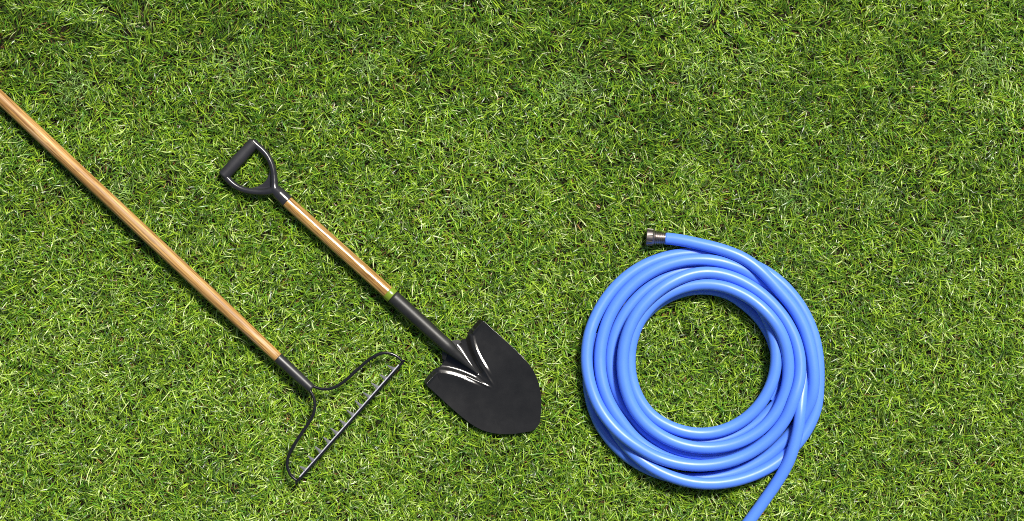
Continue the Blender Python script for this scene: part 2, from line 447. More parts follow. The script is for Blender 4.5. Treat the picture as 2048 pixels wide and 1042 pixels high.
# ------------------------------------------------------------------ garden hose
HOSE = [[[1331.1,476.8,26.0],[1345.1,478.3,28.0],[1359.0,480.2,30.0],[1372.8,482.6,31.9],[1386.5,485.5,33.7],[1400.1,488.5,35.4],[1413.8,491.6,36.9],[1427.5,494.9,38.3],[1440.9,498.6,39.6],[1454.3,502.9,40.8],[1467.3,507.8,41.9],[1480.1,513.4,42.9],[1492.4,520.1,43.9],[1504.1,527.8,44.8],[1515.1,536.5,45.3],[1525.5,545.9,45.7],[1535.5,555.9,45.7],[1545.1,566.2,45.5],[1554.4,576.7,45.1],[1563.6,587.2,44.5],[1572.7,597.8,43.8],[1581.4,608.7,43.1],[1589.4,620.1,42.6],[1596.6,632.0,42.1],[1603.0,644.4,41.8],[1608.7,657.1,41.6],[1613.5,670.2,41.5],[1617.5,683.6,41.5],[1620.8,697.1,41.5],[1623.4,710.9,41.4],[1625.3,724.8,41.3],[1626.8,738.7,41.0],[1627.5,752.7,40.4],[1627.3,766.7,39.4],[1625.9,780.7,37.9],[1623.1,794.3,35.3],[1618.5,807.5,31.6],[1612.1,820.0,27.8],[1605.0,832.1,25.1],[1597.8,843.9,23.5],[1590.1,855.4,22.4],[1581.9,866.4,21.5],[1573.0,876.9,20.7],[1563.4,886.8,20.0],[1553.2,896.2,19.5],[1542.7,905.1,19.1],[1531.6,913.4,18.9],[1520.0,921.0,18.8],[1508.0,928.0,18.8],[1495.7,934.5,18.8],[1483.0,940.2,18.8],[1469.9,945.0,18.8],[1456.5,948.9,18.8],[1442.9,952.0,18.8],[1429.2,954.4,18.8],[1415.4,956.2,18.8],[1401.4,957.2,18.8],[1387.5,957.5,18.8],[1373.6,957.0,18.8],[1359.7,955.7,18.8],[1346.0,953.5,18.8],[1332.4,950.4,18.8],[1319.1,946.3,18.8],[1306.0,941.5,18.8],[1293.3,935.8,18.8],[1280.9,929.4,18.8],[1268.8,922.3,18.8],[1257.3,914.3,18.8],[1246.4,905.5,18.8],[1236.1,895.9,18.8],[1226.3,885.6,18.8],[1217.3,874.7,18.8],[1209.1,863.2,18.8],[1201.6,851.1,18.8],[1195.1,838.5,18.8],[1189.8,825.3,18.8],[1185.4,811.8,18.8],[1181.8,798.1,18.8],[1179.1,784.1,18.8],[1177.4,770.0,18.8],[1177.3,755.8,18.8],[1178.8,741.8,18.8],[1180.5,728.0,18.8],[1182.6,714.1,18.8],[1185.2,700.4,18.8],[1188.4,686.8,18.8],[1192.0,673.4,18.8],[1194.0,666.7,18.8]],
 [[1524.9,865.9,18.8],[1513.3,873.8,18.8],[1501.4,881.2,18.8],[1489.1,887.9,18.8],[1476.5,893.8,18.8],[1463.5,898.6,18.9],[1450.1,902.4,19.0],[1436.5,905.3,19.1],[1422.8,906.9,19.3],[1408.9,907.5,19.6],[1395.1,906.9,19.9],[1381.3,905.3,20.3],[1367.8,902.6,20.7],[1354.5,898.7,21.2],[1341.4,893.9,21.7],[1328.8,888.2,22.3],[1316.6,881.5,22.9],[1304.9,873.9,23.5],[1293.8,865.5,24.0],[1283.3,856.3,24.6],[1273.5,846.4,25.1],[1264.4,835.8,25.5],[1256.0,824.7,25.9],[1248.3,813.1,26.4],[1241.5,800.9,26.7],[1235.5,788.4,27.1],[1230.6,775.4,27.5],[1226.6,762.1,27.8],[1223.8,748.5,28.0],[1222.1,734.7,28.3],[1221.6,720.9,28.5],[1222.2,707.0,28.7],[1224.0,693.3,28.8],[1227.0,679.7,28.9],[1231.0,666.4,28.9],[1236.0,653.5,28.9],[1242.0,641.0,28.8],[1248.9,628.9,28.7],[1256.7,617.4,28.6],[1265.3,606.4,28.4],[1274.6,596.0,28.1],[1284.6,586.3,27.7],[1295.2,577.2,27.3],[1306.3,568.9,26.8],[1318.0,561.3,26.2],[1330.2,554.6,25.5],[1342.9,548.8,24.8],[1355.9,544.0,24.0],[1369.2,540.3,23.1],[1382.8,537.6,22.2],[1396.6,536.0,21.3],[1410.4,535.7,20.5],[1424.2,536.6,19.9],[1437.8,538.7,19.4],[1451.1,542.0,19.0],[1464.0,546.4,18.8],[1476.4,551.7,18.8],[1482.5,554.6,18.8]],
 [[1525.1,592.1,18.8],[1533.3,602.9,18.8],[1541.2,614.1,18.8],[1548.7,625.7,18.8],[1555.7,637.7,18.8],[1562.1,650.0,18.9],[1567.5,662.8,18.9],[1571.7,676.0,18.9],[1574.8,689.5,19.0],[1576.7,703.2,19.0],[1577.5,717.1,19.1],[1577.4,731.0,19.2],[1576.1,744.9,19.3],[1573.6,758.7,19.4],[1569.8,772.4,19.6],[1564.9,785.6,19.7],[1558.6,798.4,19.9],[1550.4,810.3,20.1],[1540.9,820.7,20.2],[1530.9,830.3,20.2],[1520.5,839.6,20.2],[1509.6,848.2,20.2],[1498.2,856.1,20.1],[1486.3,863.2,20.0],[1473.9,869.4,19.9],[1461.1,874.7,19.7],[1448.0,878.9,19.6],[1434.5,881.8,19.4],[1420.8,883.5,19.2],[1407.0,884.0,19.1],[1393.2,883.3,19.0],[1379.6,881.3,18.9],[1366.1,878.0,18.8],[1353.0,873.7,18.8],[1340.3,868.2,18.8],[1328.1,861.7,18.8],[1316.5,854.2,18.8],[1305.5,845.8,18.8],[1295.3,836.4,18.8],[1285.8,826.2,18.8],[1277.3,815.2,18.8],[1269.8,803.5,18.8],[1263.4,791.2,18.8],[1258.1,778.4,18.8],[1254.0,765.2,18.8],[1251.2,751.6,18.8],[1249.7,737.9,18.8],[1249.5,724.1,18.8],[1250.7,710.3,18.8],[1253.2,696.7,18.8],[1257.1,683.4,18.8],[1262.2,670.6,18.8],[1268.4,658.2,18.8],[1275.8,646.5,18.8],[1284.2,635.5,18.8],[1293.5,625.3,18.8],[1303.6,615.8,18.8],[1314.5,607.2,18.8],[1326.0,599.6,18.8],[1338.1,593.0,18.8],[1350.8,587.5,18.8],[1363.8,583.1,18.8],[1377.3,579.9,18.8],[1390.9,578.0,18.8],[1404.7,577.4,18.8],[1418.4,578.1,18.8],[1432.0,580.2,18.8],[1445.3,583.6,18.8],[1458.1,588.4,18.8],[1470.1,594.7,18.8],[1481.3,602.4,18.8],[1492.2,610.8,18.8],[1502.6,619.7,18.8],[1512.4,629.3,18.8],[1521.3,639.6,18.8],[1529.3,650.7,18.8],[1536.4,662.4,18.8],[1542.5,674.7,18.8],[1547.4,687.5,18.8],[1551.2,700.7,18.8],[1553.6,714.1,18.8],[1554.5,727.7,18.8],[1553.9,741.2,18.8],[1551.9,754.4,18.8],[1548.7,767.3,18.8],[1544.3,779.6,18.8],[1538.8,791.2,18.8],[1535.8,796.8,18.8]],
 [[1488.0,579.5,18.8],[1498.2,588.6,23.5],[1507.6,598.7,27.8],[1516.6,609.5,31.4],[1525.1,620.7,34.0],[1532.3,632.7,36.0],[1538.2,645.4,37.7],[1542.9,658.5,39.1],[1546.6,671.9,40.3],[1549.6,685.4,41.1],[1551.5,699.0,41.6],[1552.3,712.8,41.9],[1551.9,726.5,42.0],[1550.2,740.2,41.9],[1547.3,753.6,41.7],[1543.1,766.8,41.5],[1537.7,779.4,41.1],[1531.2,791.6,40.5],[1523.8,803.1,39.7],[1515.4,813.9,38.7],[1506.0,824.0,37.8],[1495.8,833.1,37.0],[1484.7,841.4,36.4],[1473.0,848.6,35.9],[1460.7,854.7,35.6],[1447.9,859.7,35.3],[1434.7,863.4,35.3],[1421.2,865.9,35.3],[1407.5,867.0,35.5],[1393.8,866.9,35.9],[1380.1,865.4,36.3],[1366.7,862.7,36.9],[1353.5,858.8,37.5],[1340.7,853.8,38.1],[1328.4,847.8,38.7],[1316.7,840.9,39.1],[1305.8,832.8,39.3],[1296.1,823.5,39.4],[1287.5,813.0,39.5],[1280.0,801.7,39.5],[1273.7,789.7,39.5],[1268.5,777.0,39.4],[1264.5,763.9,39.4],[1261.7,750.5,39.5],[1259.9,736.9,39.7],[1259.3,723.1,39.9],[1259.7,709.3,40.2],[1261.3,695.7,40.6],[1263.9,682.2,40.9],[1267.7,669.0,41.2],[1272.6,656.2,41.5],[1278.6,643.8,41.6],[1285.8,632.2,41.6],[1294.1,621.3,41.5],[1303.4,611.2,41.3],[1313.7,602.1,41.2],[1324.8,594.1,41.0],[1336.6,587.1,41.0],[1349.0,581.2,41.0],[1361.8,576.4,41.1],[1375.1,572.7,41.5],[1388.5,570.2,42.1],[1402.2,568.9,42.8],[1416.0,568.9,43.6],[1429.7,570.1,44.6],[1443.2,572.6,45.7],[1456.4,576.3,47.0],[1469.3,581.2,48.3],[1481.9,587.0,49.8],[1493.9,593.6,51.4],[1505.5,601.3,53.1],[1516.4,609.7,54.9],[1526.7,618.9,56.5],[1536.4,628.8,57.4],[1545.4,639.6,57.7],[1553.5,651.0,57.3],[1560.3,663.1,56.3],[1566.0,675.7,54.8],[1570.4,688.8,53.2],[1573.6,702.2,51.4],[1575.8,715.9,49.8],[1576.9,729.6,48.3],[1576.9,743.4,47.0],[1575.8,757.2,45.7],[1573.6,770.8,44.7],[1570.2,784.1,43.7],[1565.7,797.2,42.9],[1560.2,809.8,42.3],[1553.6,821.8,41.8],[1545.9,833.2,41.4],[1537.2,843.9,41.1],[1527.5,853.7,41.0],[1517.0,862.5,41.0],[1505.7,870.3,41.0],[1493.8,877.2,40.9],[1481.3,883.0,40.8],[1468.3,887.7,40.7],[1455.0,891.4,40.6],[1441.4,893.9,40.6],[1427.7,895.5,40.7],[1413.8,896.0,40.9],[1400.0,895.4,41.2],[1386.3,893.9,41.6],[1372.7,891.3,42.2],[1359.4,887.7,42.9],[1346.4,883.0,43.8],[1333.8,877.3,44.7],[1321.7,870.7,45.9],[1310.1,863.1,47.1],[1299.2,854.7,48.5],[1289.1,845.2,49.9],[1279.9,834.9,51.2],[1271.7,823.7,52.5],[1264.7,811.8,53.6],[1258.9,799.2,54.5],[1254.1,786.1,55.4],[1250.3,772.7,56.2],[1247.6,759.1,56.9],[1245.9,745.4,57.6],[1245.1,731.5,58.2],[1245.4,717.7,58.7],[1246.6,703.8,59.3],[1248.8,690.1,59.8],[1252.0,676.6,60.2],[1256.2,663.4,60.7],[1261.4,650.5,61.0],[1267.6,638.2,61.2],[1274.9,626.4,61.2],[1283.1,615.2,60.9],[1292.2,604.6,60.5],[1302.0,594.7,60.0],[1312.5,585.5,59.2],[1323.5,577.1,58.3],[1335.1,569.5,57.1],[1347.3,562.8,55.6],[1359.8,556.9,53.9],[1372.7,551.9,52.2],[1385.9,548.2,50.6],[1399.4,545.9,49.2],[1413.0,545.1,47.8],[1426.7,545.8,46.7],[1440.3,547.8,45.6],[1453.7,551.1,44.7],[1466.8,555.4,43.9],[1479.6,560.7,43.3],[1491.9,567.0,42.8],[1503.8,574.1,42.5],[1515.3,581.9,42.3],[1526.3,590.5,42.1],[1536.6,599.8,41.9],[1546.4,609.6,41.8],[1555.6,620.0,41.9],[1564.2,630.9,42.0],[1572.1,642.3,42.3],[1579.1,654.3,42.8],[1585.3,666.7,43.4],[1590.5,679.5,44.1],[1594.6,692.6,45.0],[1597.7,706.1,46.0],[1599.7,719.7,47.2],[1600.5,733.5,48.5],[1600.1,747.2,50.0],[1598.4,760.8,51.6],[1595.5,774.1,53.1],[1591.4,787.3,54.0],[1586.6,800.5,54.0],[1581.8,813.6,53.1],[1576.6,826.3,51.7],[1570.4,838.4,50.1],[1562.9,850.0,48.8],[1554.5,860.9,47.5],[1545.2,871.1,46.4],[1535.2,880.6,45.5],[1524.5,889.4,44.7],[1513.2,897.4,44.0],[1501.4,904.7,43.5],[1489.1,911.0,43.1],[1476.4,916.5,42.9],[1463.3,921.2,42.8],[1449.9,924.9,42.8],[1436.4,927.8,43.0],[1422.6,929.8,43.3],[1408.8,930.9,43.7],[1394.9,931.1,44.2],[1381.1,930.5,44.8],[1367.3,929.0,45.5],[1353.6,926.6,46.3],[1340.1,923.4,47.3],[1326.8,919.3,48.4],[1313.9,914.4,49.6],[1301.3,908.6,51.0],[1289.1,902.0,52.4],[1277.3,894.8,53.6],[1265.7,887.1,54.3],[1254.5,878.9,54.5],[1243.8,870.0,54.1],[1233.6,860.6,53.2],[1224.1,850.5,51.8],[1215.3,839.9,50.3],[1207.2,828.6,48.9],[1199.9,816.8,47.5],[1193.5,804.5,46.2],[1188.0,791.8,45.0],[1183.4,778.7,43.9],[1179.5,765.4,43.0],[1176.6,751.8,42.2],[1174.6,738.0,41.5],[1173.5,724.2,40.7],[1173.4,710.3,39.9],[1174.3,696.4,39.1],[1176.1,682.7,38.1],[1178.8,669.0,37.1],[1182.7,655.7,35.7],[1187.6,642.7,34.0],[1193.3,630.1,32.5],[1199.7,617.7,31.1],[1206.8,605.8,29.8],[1214.6,594.4,28.6],[1223.2,583.4,27.5],[1232.4,573.0,26.6],[1242.2,563.3,25.6],[1252.7,554.1,24.7],[1263.7,545.8,23.9],[1275.3,538.2,23.1],[1287.4,531.4,22.3],[1300.0,525.5,21.5],[1312.9,520.4,20.9],[1326.1,516.2,20.3],[1339.6,512.7,19.8],[1353.2,510.1,19.4],[1367.0,508.3,19.1],[1380.9,507.2,18.9],[1394.8,506.8,18.8],[1408.7,507.1,18.8],[1422.7,508.1,18.8],[1436.5,509.8,18.8],[1450.3,512.3,18.8],[1463.9,515.5,18.8],[1477.3,519.3,18.8],[1490.6,523.8,18.8],[1503.5,529.1,18.8],[1516.2,535.1,18.8],[1528.5,541.7,18.8],[1540.2,549.3,18.8],[1551.4,557.6,18.8],[1562.0,566.7,18.8],[1572.0,576.4,18.8],[1581.3,586.7,18.8],[1590.0,597.5,18.8],[1598.1,608.8,18.8],[1605.4,620.6,18.8],[1612.0,632.9,18.8],[1617.9,645.5,18.8],[1622.9,658.4,18.8],[1627.2,671.6,18.8],[1630.7,685.1,18.8],[1633.4,698.7,18.8],[1635.4,712.5,18.8],[1636.7,726.4,18.8],[1637.2,740.3,18.8],[1637.3,754.2,18.8],[1637.0,768.2,18.8],[1636.4,782.1,18.8],[1635.2,796.2,18.8],[1633.2,810.4,18.8],[1629.6,824.3,18.8],[1624.5,837.7,18.8],[1618.6,850.5,18.9],[1611.7,862.8,19.2],[1603.9,874.5,19.6],[1595.4,885.6,20.2],[1586.0,896.0,20.9],[1576.0,905.8,21.9],[1565.5,915.0,23.3],[1554.5,923.6,25.1],[1543.1,931.5,27.0],[1531.0,938.6,28.8],[1518.6,944.8,30.5],[1505.7,950.3,32.1],[1492.6,955.1,33.6],[1479.2,959.1,34.9],[1465.6,962.4,36.0],[1451.8,964.8,37.1],[1438.0,966.5,38.0],[1424.1,967.2,38.9],[1410.3,967.1,39.7],[1396.4,966.1,40.4],[1382.6,964.2,40.9],[1369.0,961.4,41.4],[1355.6,957.7,41.7],[1342.4,953.3,41.8],[1329.5,948.0,41.8],[1317.0,942.0,41.5],[1304.8,935.2,41.1],[1293.1,927.8,40.4],[1281.8,919.7,39.4],[1271.2,910.8,38.1],[1261.2,901.2,36.7],[1251.9,891.0,35.1],[1243.2,880.3,33.4],[1235.0,869.1,31.6],[1227.6,857.5,29.6],[1221.0,845.5,27.6],[1215.1,833.1,25.5],[1210.3,820.4,23.7],[1206.2,807.3,22.1],[1202.9,794.1,20.8],[1200.5,780.7,19.8],[1198.8,767.3,19.1],[1198.2,760.6,18.8]],
 [[1476.2,919.3,18.8],[1463.0,923.3,19.0],[1449.7,926.6,19.2],[1436.0,928.9,19.4],[1422.2,930.3,19.7],[1408.4,930.6,20.1],[1394.5,930.0,20.6],[1380.6,928.4,21.3],[1366.9,925.9,22.0],[1353.3,922.6,22.9],[1340.1,918.2,23.9],[1327.2,912.9,24.9],[1314.7,906.7,26.1],[1302.6,899.8,27.4],[1291.0,892.3,28.8],[1279.9,883.9,30.3],[1269.6,874.8,32.0],[1260.1,864.8,33.8],[1251.3,854.2,35.6],[1242.9,843.2,37.4],[1234.8,832.0,38.9],[1227.3,820.4,39.9],[1220.5,808.3,40.6],[1214.7,795.9,41.0],[1209.8,782.9,41.2],[1205.9,769.7,41.1],[1202.9,756.1,40.7],[1200.8,742.4,40.0],[1199.8,728.6,39.4],[1199.7,714.8,38.8],[1200.6,700.9,38.5],[1202.4,687.2,38.2],[1205.2,673.6,38.0],[1208.8,660.1,37.9],[1213.2,647.0,37.7],[1218.6,634.2,37.5],[1224.8,621.8,37.5],[1231.9,609.9,37.4],[1239.8,598.5,37.4],[1248.5,587.7,37.4],[1258.0,577.5,37.5],[1268.1,568.1,37.5],[1278.9,559.3,37.6],[1290.3,551.4,37.7],[1302.2,544.2,37.8],[1314.5,538.0,37.9],[1327.3,532.5,38.0],[1340.4,528.0,38.1],[1353.8,524.5,38.2],[1367.4,521.8,38.3],[1381.2,520.2,38.4],[1395.1,519.5,38.5],[1408.9,519.8,38.4],[1422.7,521.0,38.1],[1436.4,523.1,37.7],[1449.9,526.2,37.2],[1463.1,530.3,36.4],[1476.1,535.2,35.4],[1488.6,541.1,33.8],[1500.6,548.1,31.8],[1512.2,555.6,29.6],[1523.4,563.6,27.7],[1534.3,572.1,26.0],[1544.7,581.3,24.6],[1554.4,591.3,23.5],[1563.4,601.8,22.6],[1571.9,612.9,22.0],[1579.6,624.5,21.5],[1586.5,636.5,21.2],[1592.7,649.0,21.1],[1598.0,661.8,21.1],[1602.5,674.9,21.2],[1606.1,688.3,21.6],[1608.6,702.0,22.2],[1609.9,715.7,23.1],[1610.3,729.6,24.4],[1609.9,743.4,26.1],[1608.5,757.2,28.5],[1606.5,770.9,31.4],[1604.2,784.6,34.8],[1602.3,798.4,38.7],[1601.1,812.5,42.5],[1600.1,826.6,45.1],[1598.6,840.6,46.0],[1596.6,854.4,45.9],[1593.9,868.1,45.5],[1590.7,881.7,44.9],[1586.9,895.2,44.1],[1582.7,908.6,43.0],[1577.7,921.7,41.2],[1571.8,934.2,39.0],[1565.1,946.4,36.8],[1557.9,958.3,34.7],[1550.2,970.0,32.8],[1542.3,981.5,30.9],[1534.2,993.0,29.3],[1526.1,1004.5,27.7],[1518.0,1015.9,26.3],[1509.7,1027.2,25.0],[1501.4,1038.5,23.9],[1493.0,1049.7,22.9],[1484.5,1060.9,22.1],[1475.9,1071.9,21.3],[1467.1,1082.9,20.8],[1458.2,1093.7,20.3],[1449.0,1104.3,20.0],[1439.6,1114.7,19.7],[1429.9,1124.8,19.5],[1420.0,1134.7,19.3],[1409.8,1144.2,19.2],[1399.2,1153.4,19.1],[1388.4,1162.3,19.0],[1377.3,1170.8,19.0],[1365.8,1178.8,18.9],[1354.1,1186.5,18.9],[1342.2,1193.8,18.9],[1330.1,1200.9,18.8],[1318.0,1208.0,18.8]]]
HR = 0.0118
hose = thing('garden_hose', 'coiled bright blue garden hose with a metal end fitting, lying on the grass', 'hose', P(1405, 723, 0))
bm = bmesh.new()
uvl = bm.loops.layers.uv.new('uv')
v_acc = 0.0
for piece in HOSE:
    path = catmull([P(x, y, z) for x, y, z in piece], 4)
    v_acc = tube(bm, path, HR, 28, True, 1.0, uvl, v_acc)
    press_path(path, [HR] * len(path))
hose_body = obj('hose_tube', bm, M_hose, hose)

# end fitting: ribbed crimp ferrule and castellated coupling nut
fa = P(1332.5, 476.9, 24.5)
fb = P(1293.5, 474.0, 22.5)
h0 = HOSE[0][0]
fm = axis_mtx(fa, fb)
bm = bmesh.new()
prof = [(-0.0005, 0.0105), (-0.0005, 0.0124), (0.0006, 0.0126)]
for k in range(6):
    x = 0.0016 + k * 0.0036
    r = 0.0122 + k * 0.00036
    prof += [(x, r - 0.0012), (x + 0.0004, r + 0.0002), (x + 0.0012, r + 0.0009), (x + 0.0020, r + 0.0002), (x + 0.0024, r - 0.0012)]
prof += [(0.0236, 0.0134), (0.0245, 0.0128)]
lathe(bm, prof, 48)
crimp = obj('crimp_ferrule', bm, M_fitting, hose, mtx=fm)
bm = bmesh.new()
prof = [(0.0228, 0.0128), (0.0232, 0.0140), (0.0250, 0.0150), (0.0270, 0.0166), (0.0278, 0.0170), (0.0384, 0.0172), (0.0394, 0.0168), (0.0398, 0.0158),
        (0.0398, 0.0118), (0.0330, 0.0116), (0.0330, 0.004)]
lathe(bm, prof, 96)
for v in bm.verts:                                   # castellations: eight flats with notches
    r = math.hypot(v.co.y, v.co.z)
    if r > 0.0155:
        a = math.atan2(v.co.z, v.co.y)
        s = (a * 11 / (2 * math.pi) + 0.1) % 1.0
        notch = 0.0022 if (s < 0.24 and v.co.x > 0.0274) else 0.0
        k = (r - notch) / r
        v.co.y *= k
        v.co.z *= k
nut = obj('coupling_nut', bm, M_nut, hose, smooth=False, mtx=fm)
press_path([fa, fb], [0.0128, 0.0172])

# ------------------------------------------------------------------ bow rake
RZ0, RZ1 = 22.0, 40.0
rake = thing('garden_rake', 'steel bow rake with a long pale wooden handle and row of short tines', 'rake', P(600, 760, 0))
ha = P(-175, 31.5, RZ0 - 1)
hb = P(557, 716.5, RZ1 - 2)
L = (hb - ha).length
bm = bmesh.new()
prof = [(0.0, 0.006), (0.0, 0.0105), (0.004, 0.0128)]
N = 60
for i in range(N + 1):
    u = i / N
    x = 0.006 + (L + 0.004 - 0.006) * u
    r = 0.01305 if u < 0.80 else 0.01305 - (u - 0.80) / 0.20 * 0.0026
    prof.append((x, r + 0.00015 * math.sin(u * 23)))
lathe(bm, prof, 36)
obj('handle', bm, M_rakewood, rake, mtx=axis_mtx(ha, hb))
press_path([ha, ha.lerp(hb, 0.8), hb], [0.013, 0.013, 0.0104])
fe = P(623.5, 778.0, RZ1)
Lf = (fe - hb).length
bm = bmesh.new()
lathe(bm, [(-0.0015, 0.0098), (-0.0015, 0.0108), (0.0, 0.0110), (0.010, 0.0110), (Lf * 0.6, 0.0103), (Lf - 0.004, 0.0096), (Lf - 0.001, 0.0093), (Lf, 0.0086), (Lf, 0.003)], 40)
obj('ferrule', bm, M_ferrule, rake, mtx=axis_mtx(hb, fe))
press_path([hb, fe], [0.0108, 0.0093])


def zp(X, Y, z):
    return P(500 + X * 0.3264, 660 + Y * 0.3264, z)


right = [(372, 330), (398, 349), (440, 361), (490, 360), (540, 340), (590, 304), (640, 259), (690, 214), (740, 174), (790, 148), (830, 140), (870, 147), (905, 165), (934, 192)]
left = [(345, 350), (372, 378), (392, 420), (397, 470), (385, 522), (350, 583), (310, 642), (270, 705), (240, 762), (228, 812), (233, 852), (252, 892), (287, 922)]
for pts in (right, left):
    n = len(pts)
    path = catmull([zp(X, Y, RZ1 + (2.0 * math.sin(i / (n - 1) * math.pi))) for i, (X, Y) in enumerate(pts)], 8)
    m_ = len(path)
    rad = [0.0029 + 0.0004 * math.sin(i / m_ * math.pi) for i in range(m_)]
    bm = bmesh.new()
    tube(bm, path, rad, 14)
    obj('bow_arm', bm, M_wire, rake)
    press_path(path, [q_ * 1.6 for q_ in rad])

# head bar: flat bar set on edge and leaning, with a painted pale sheen on the handle side
ba = zp(948, 183, RZ1 - 2)
bb = zp(279, 938, RZ1 - 2)
bd = (bb - ba).normalized()
side = Vector((-bd.y, bd.x, 0)).normalized()
if side.dot(zp(372, 350, 0) - ba) < 0:
    side = -side                                     # towards the handle
up = Vector((0, 0, 1))
Lb = (bb - ba).length
bm = bmesh.new()
sec = [(0.0029, -0.006), (0.0031, 0.0010), (0.0006, 0.0030), (-0.0008, 0.0031), (-0.0029, 0.0018), (-0.0031, -0.006)]
rings = []
nb = 30
for i in range(nb + 1):
    p = ba + bd * (Lb * i / nb)
    k = 0.62 if i in (0, nb) else 1.0
    rings.append([bm.verts.new(p + side * (s * k) + up * h) for s, h in sec])
for i in range(nb):
    for k in range(6):
        bm.faces.new((rings[i][k], rings[i][(k + 1) % 6], rings[i + 1][(k + 1) % 6], rings[i + 1][k]))
bm.faces.new(rings[0])
bm.faces.new(list(reversed(rings[-1])))
bmesh.ops.recalc_face_normals(bm, faces=bm.faces[:])
press_path([ba, bb], [0.004, 0.004])
bar = obj('head_bar', bm, M_wire, rake, smooth=False)
bm = bmesh.new()                                     # pale strip just proud of the bar, imitating sky reflected along its bevel
q = [(0.00345, 0.0004), (0.00345, 0.0012), (0.0016, 0.0028), (0.0012, 0.0023)]
rings = []
for i in range(nb + 1):
    p = ba + bd * (Lb * (0.045 + 0.91 * i / nb))
    rings.append([bm.verts.new(p + side * s + up * h) for s, h in q])
for i in range(nb):
    for k in range(4):
        bm.faces.new((rings[i][k], rings[i][(k + 1) % 4], rings[i + 1][(k + 1) % 4], rings[i + 1][k]))
bm.faces.new(rings[0])
bm.faces.new(list(reversed(rings[-1])))
bmesh.ops.recalc_face_normals(bm, faces=bm.faces[:])
obj('edge_sheen', bm, M_edge, bar, smooth=False)

bases = [(880, 240), (830, 298), (780, 353), (730, 410), (680, 467), (631, 522), (580, 578), (531, 633), (483, 688), (433, 747), (389, 801), (338, 857)]
tips = [(845, 221), (795, 276), (745, 327), (695, 386), (645, 436), (595, 494), (547, 551), (495, 604), (450, 659), (400, 717), (355, 774), (305, 837)]
for (bx, by), (tx, ty) in zip(bases, tips):
    b0 = zp(bx, by, RZ1 - 3)
    t0 = zp(tx - 2, ty - 3, 19)
    ax = (t0 - b0).normalized()
    wv = (bd - ax * bd.dot(ax)).normalized()
    nv = ax.cross(wv).normalized()
    if nv.z < 0:
        nv = -nv
    bm = bmesh.new()
    rings = []
    for k, (f, w, th) in enumerate([(-0.12, 0.0048, 0.0022), (0.0, 0.0044, 0.0022), (0.25, 0.0031, 0.0019), (0.6, 0.0021, 0.0016), (0.92, 0.0012, 0.0012), (1.0, 0.0007, 0.0008)]):
        c = b0.lerp(t0, f)
        c.z -= 0.0022 * math.sin(max(0, f) * math.pi)
        rings.append([bm.verts.new(c + wv * (0.95 * w * a) + nv * (th * h)) for a, h in ((1, -1), (1, 0.5), (0.35, 1), (-0.35, 1), (-1, 0.5), (-1, -1))])
    for i in range(len(rings) - 1):
        for k in range(6):
            bm.faces.new((rings[i][k], rings[i][(k + 1) % 6], rings[i + 1][(k + 1) % 6], rings[i + 1][k]))
    bm.faces.new(rings[0])
    bm.faces.new(list(reversed(rings[-1])))
    bmesh.ops.recalc_face_normals(bm, faces=bm.faces[:])
    obj('tine', bm, M_tine, rake, smooth=False)
    press_path([b0, t0], [0.0075, 0.0055])

# ------------------------------------------------------------------ round-point shovel
DX, DY = 0.741, 0.671            # along the shovel, in photo axes (x right, y down)
ZB = 21.0
shovel = thing('shovel', 'short round point shovel with black blade, wooden shaft and black D grip', 'shovel', P(894, 692, 0))


def interp(x, xs, ys):
    return float(np.interp(x, xs, ys))


WU = np.array([0, 20, 40, 57, 80, 97, 112, 125, 138, 150, 163, 175, 185, 194, 204, 214, 223, 232, 237, 240.3, 242.2, 243.0])
WW = np.array([0, 85.7, 86.1, 86.2, 86.4, 86.3, 86, 85.2, 84.1, 82.2, 78.8, 73.6, 68.2, 61.8, 54.0, 44.7, 34.5, 22.8, 17.0, 11.6, 6.4, 0.4])
# rear edge u(|v|)
EV = np.array([0, 12, 14.5, 24, 30, 36, 42, 47, 50, 60, 75, 82, 84, 86.4])
EU = np.array([-4, -4, 0, 12, 15.9, 18.0, 17.2, 14.2, 12.6, 12.2, 12.0, 12.4, 14.5, 24])
# crease (ridge) curve: |v| as a function of u
CU = np.array([19.5, 21, 28, 41, 57, 72, 88, 103, 118, 126])
CV = np.array([90, 54, 47.5, 38.5, 29.5, 21.5, 14.5, 8.5, 2.5, 0])
crease_pts = []
for u0, v0_ in [(20.0, 90), (20.2, 75), (20.4, 62), (21, 55), (24, 51), (28, 47.5), (41, 38.7), (60, 29.5), (84, 21.5), (100, 16.5), (112, 12.0)]:
    crease_pts.append((u0, v0_))
cp = [Vector((a, b, 0)) for a, b in crease_pts]
cp = catmull(cp, 8)
CPX = np.array([p.x for p in cp]); CPY = np.array([p.y for p in cp])
CPT = np.linspace(0, 1, len(cp))


# slope of the flank along each rib: shaped to the sun direction for a highlight
HALF = Vector((sdir.x, sdir.y)) / (1 + sdir.z)
RIB_SLOPE = [[], []]
for i in range(len(cp)):
    a_, b_ = cp[max(i - 1, 0)], cp[min(i + 1, len(cp) - 1)]
    tu, tv_ = (b_ - a_).x, (b_ - a_).y
    ln = math.hypot(tu, tv_)
    tu, tv_ = tu / ln, tv_ / ln
    for k, sg in ((0, 1), (1, -1)):
        nu, nv_ = (tv_, -tu) if sg > 0 else (-tv_, tu)   # left rib: towards the socket; right rib: outwards
        if sg < 0:
            nu, nv_ = -tv_, tu
            nv_ = -nv_
        wx_ = nu * DX - nv_ * DY
        wy_ = -(nu * DY + nv_ * DX)
        RIB_SLOPE[k].append(min(0.32, max(0.10, HALF.x * wx_ + HALF.y * wy_)))


def smooth(a, b, x):
    t = min(1.0, max(0.0, (x - a) / (b - a)))
    return t * t * (3 - 2 * t)


VD = np.arange(0, 60, 0.1)
VS = np.interp(VD, [0, 3.9, 4.0, 8, 12, 17], [0, 0, 0.24, 0.62, 0.5, 0.0])
VC = np.cumsum(VS) * 0.1


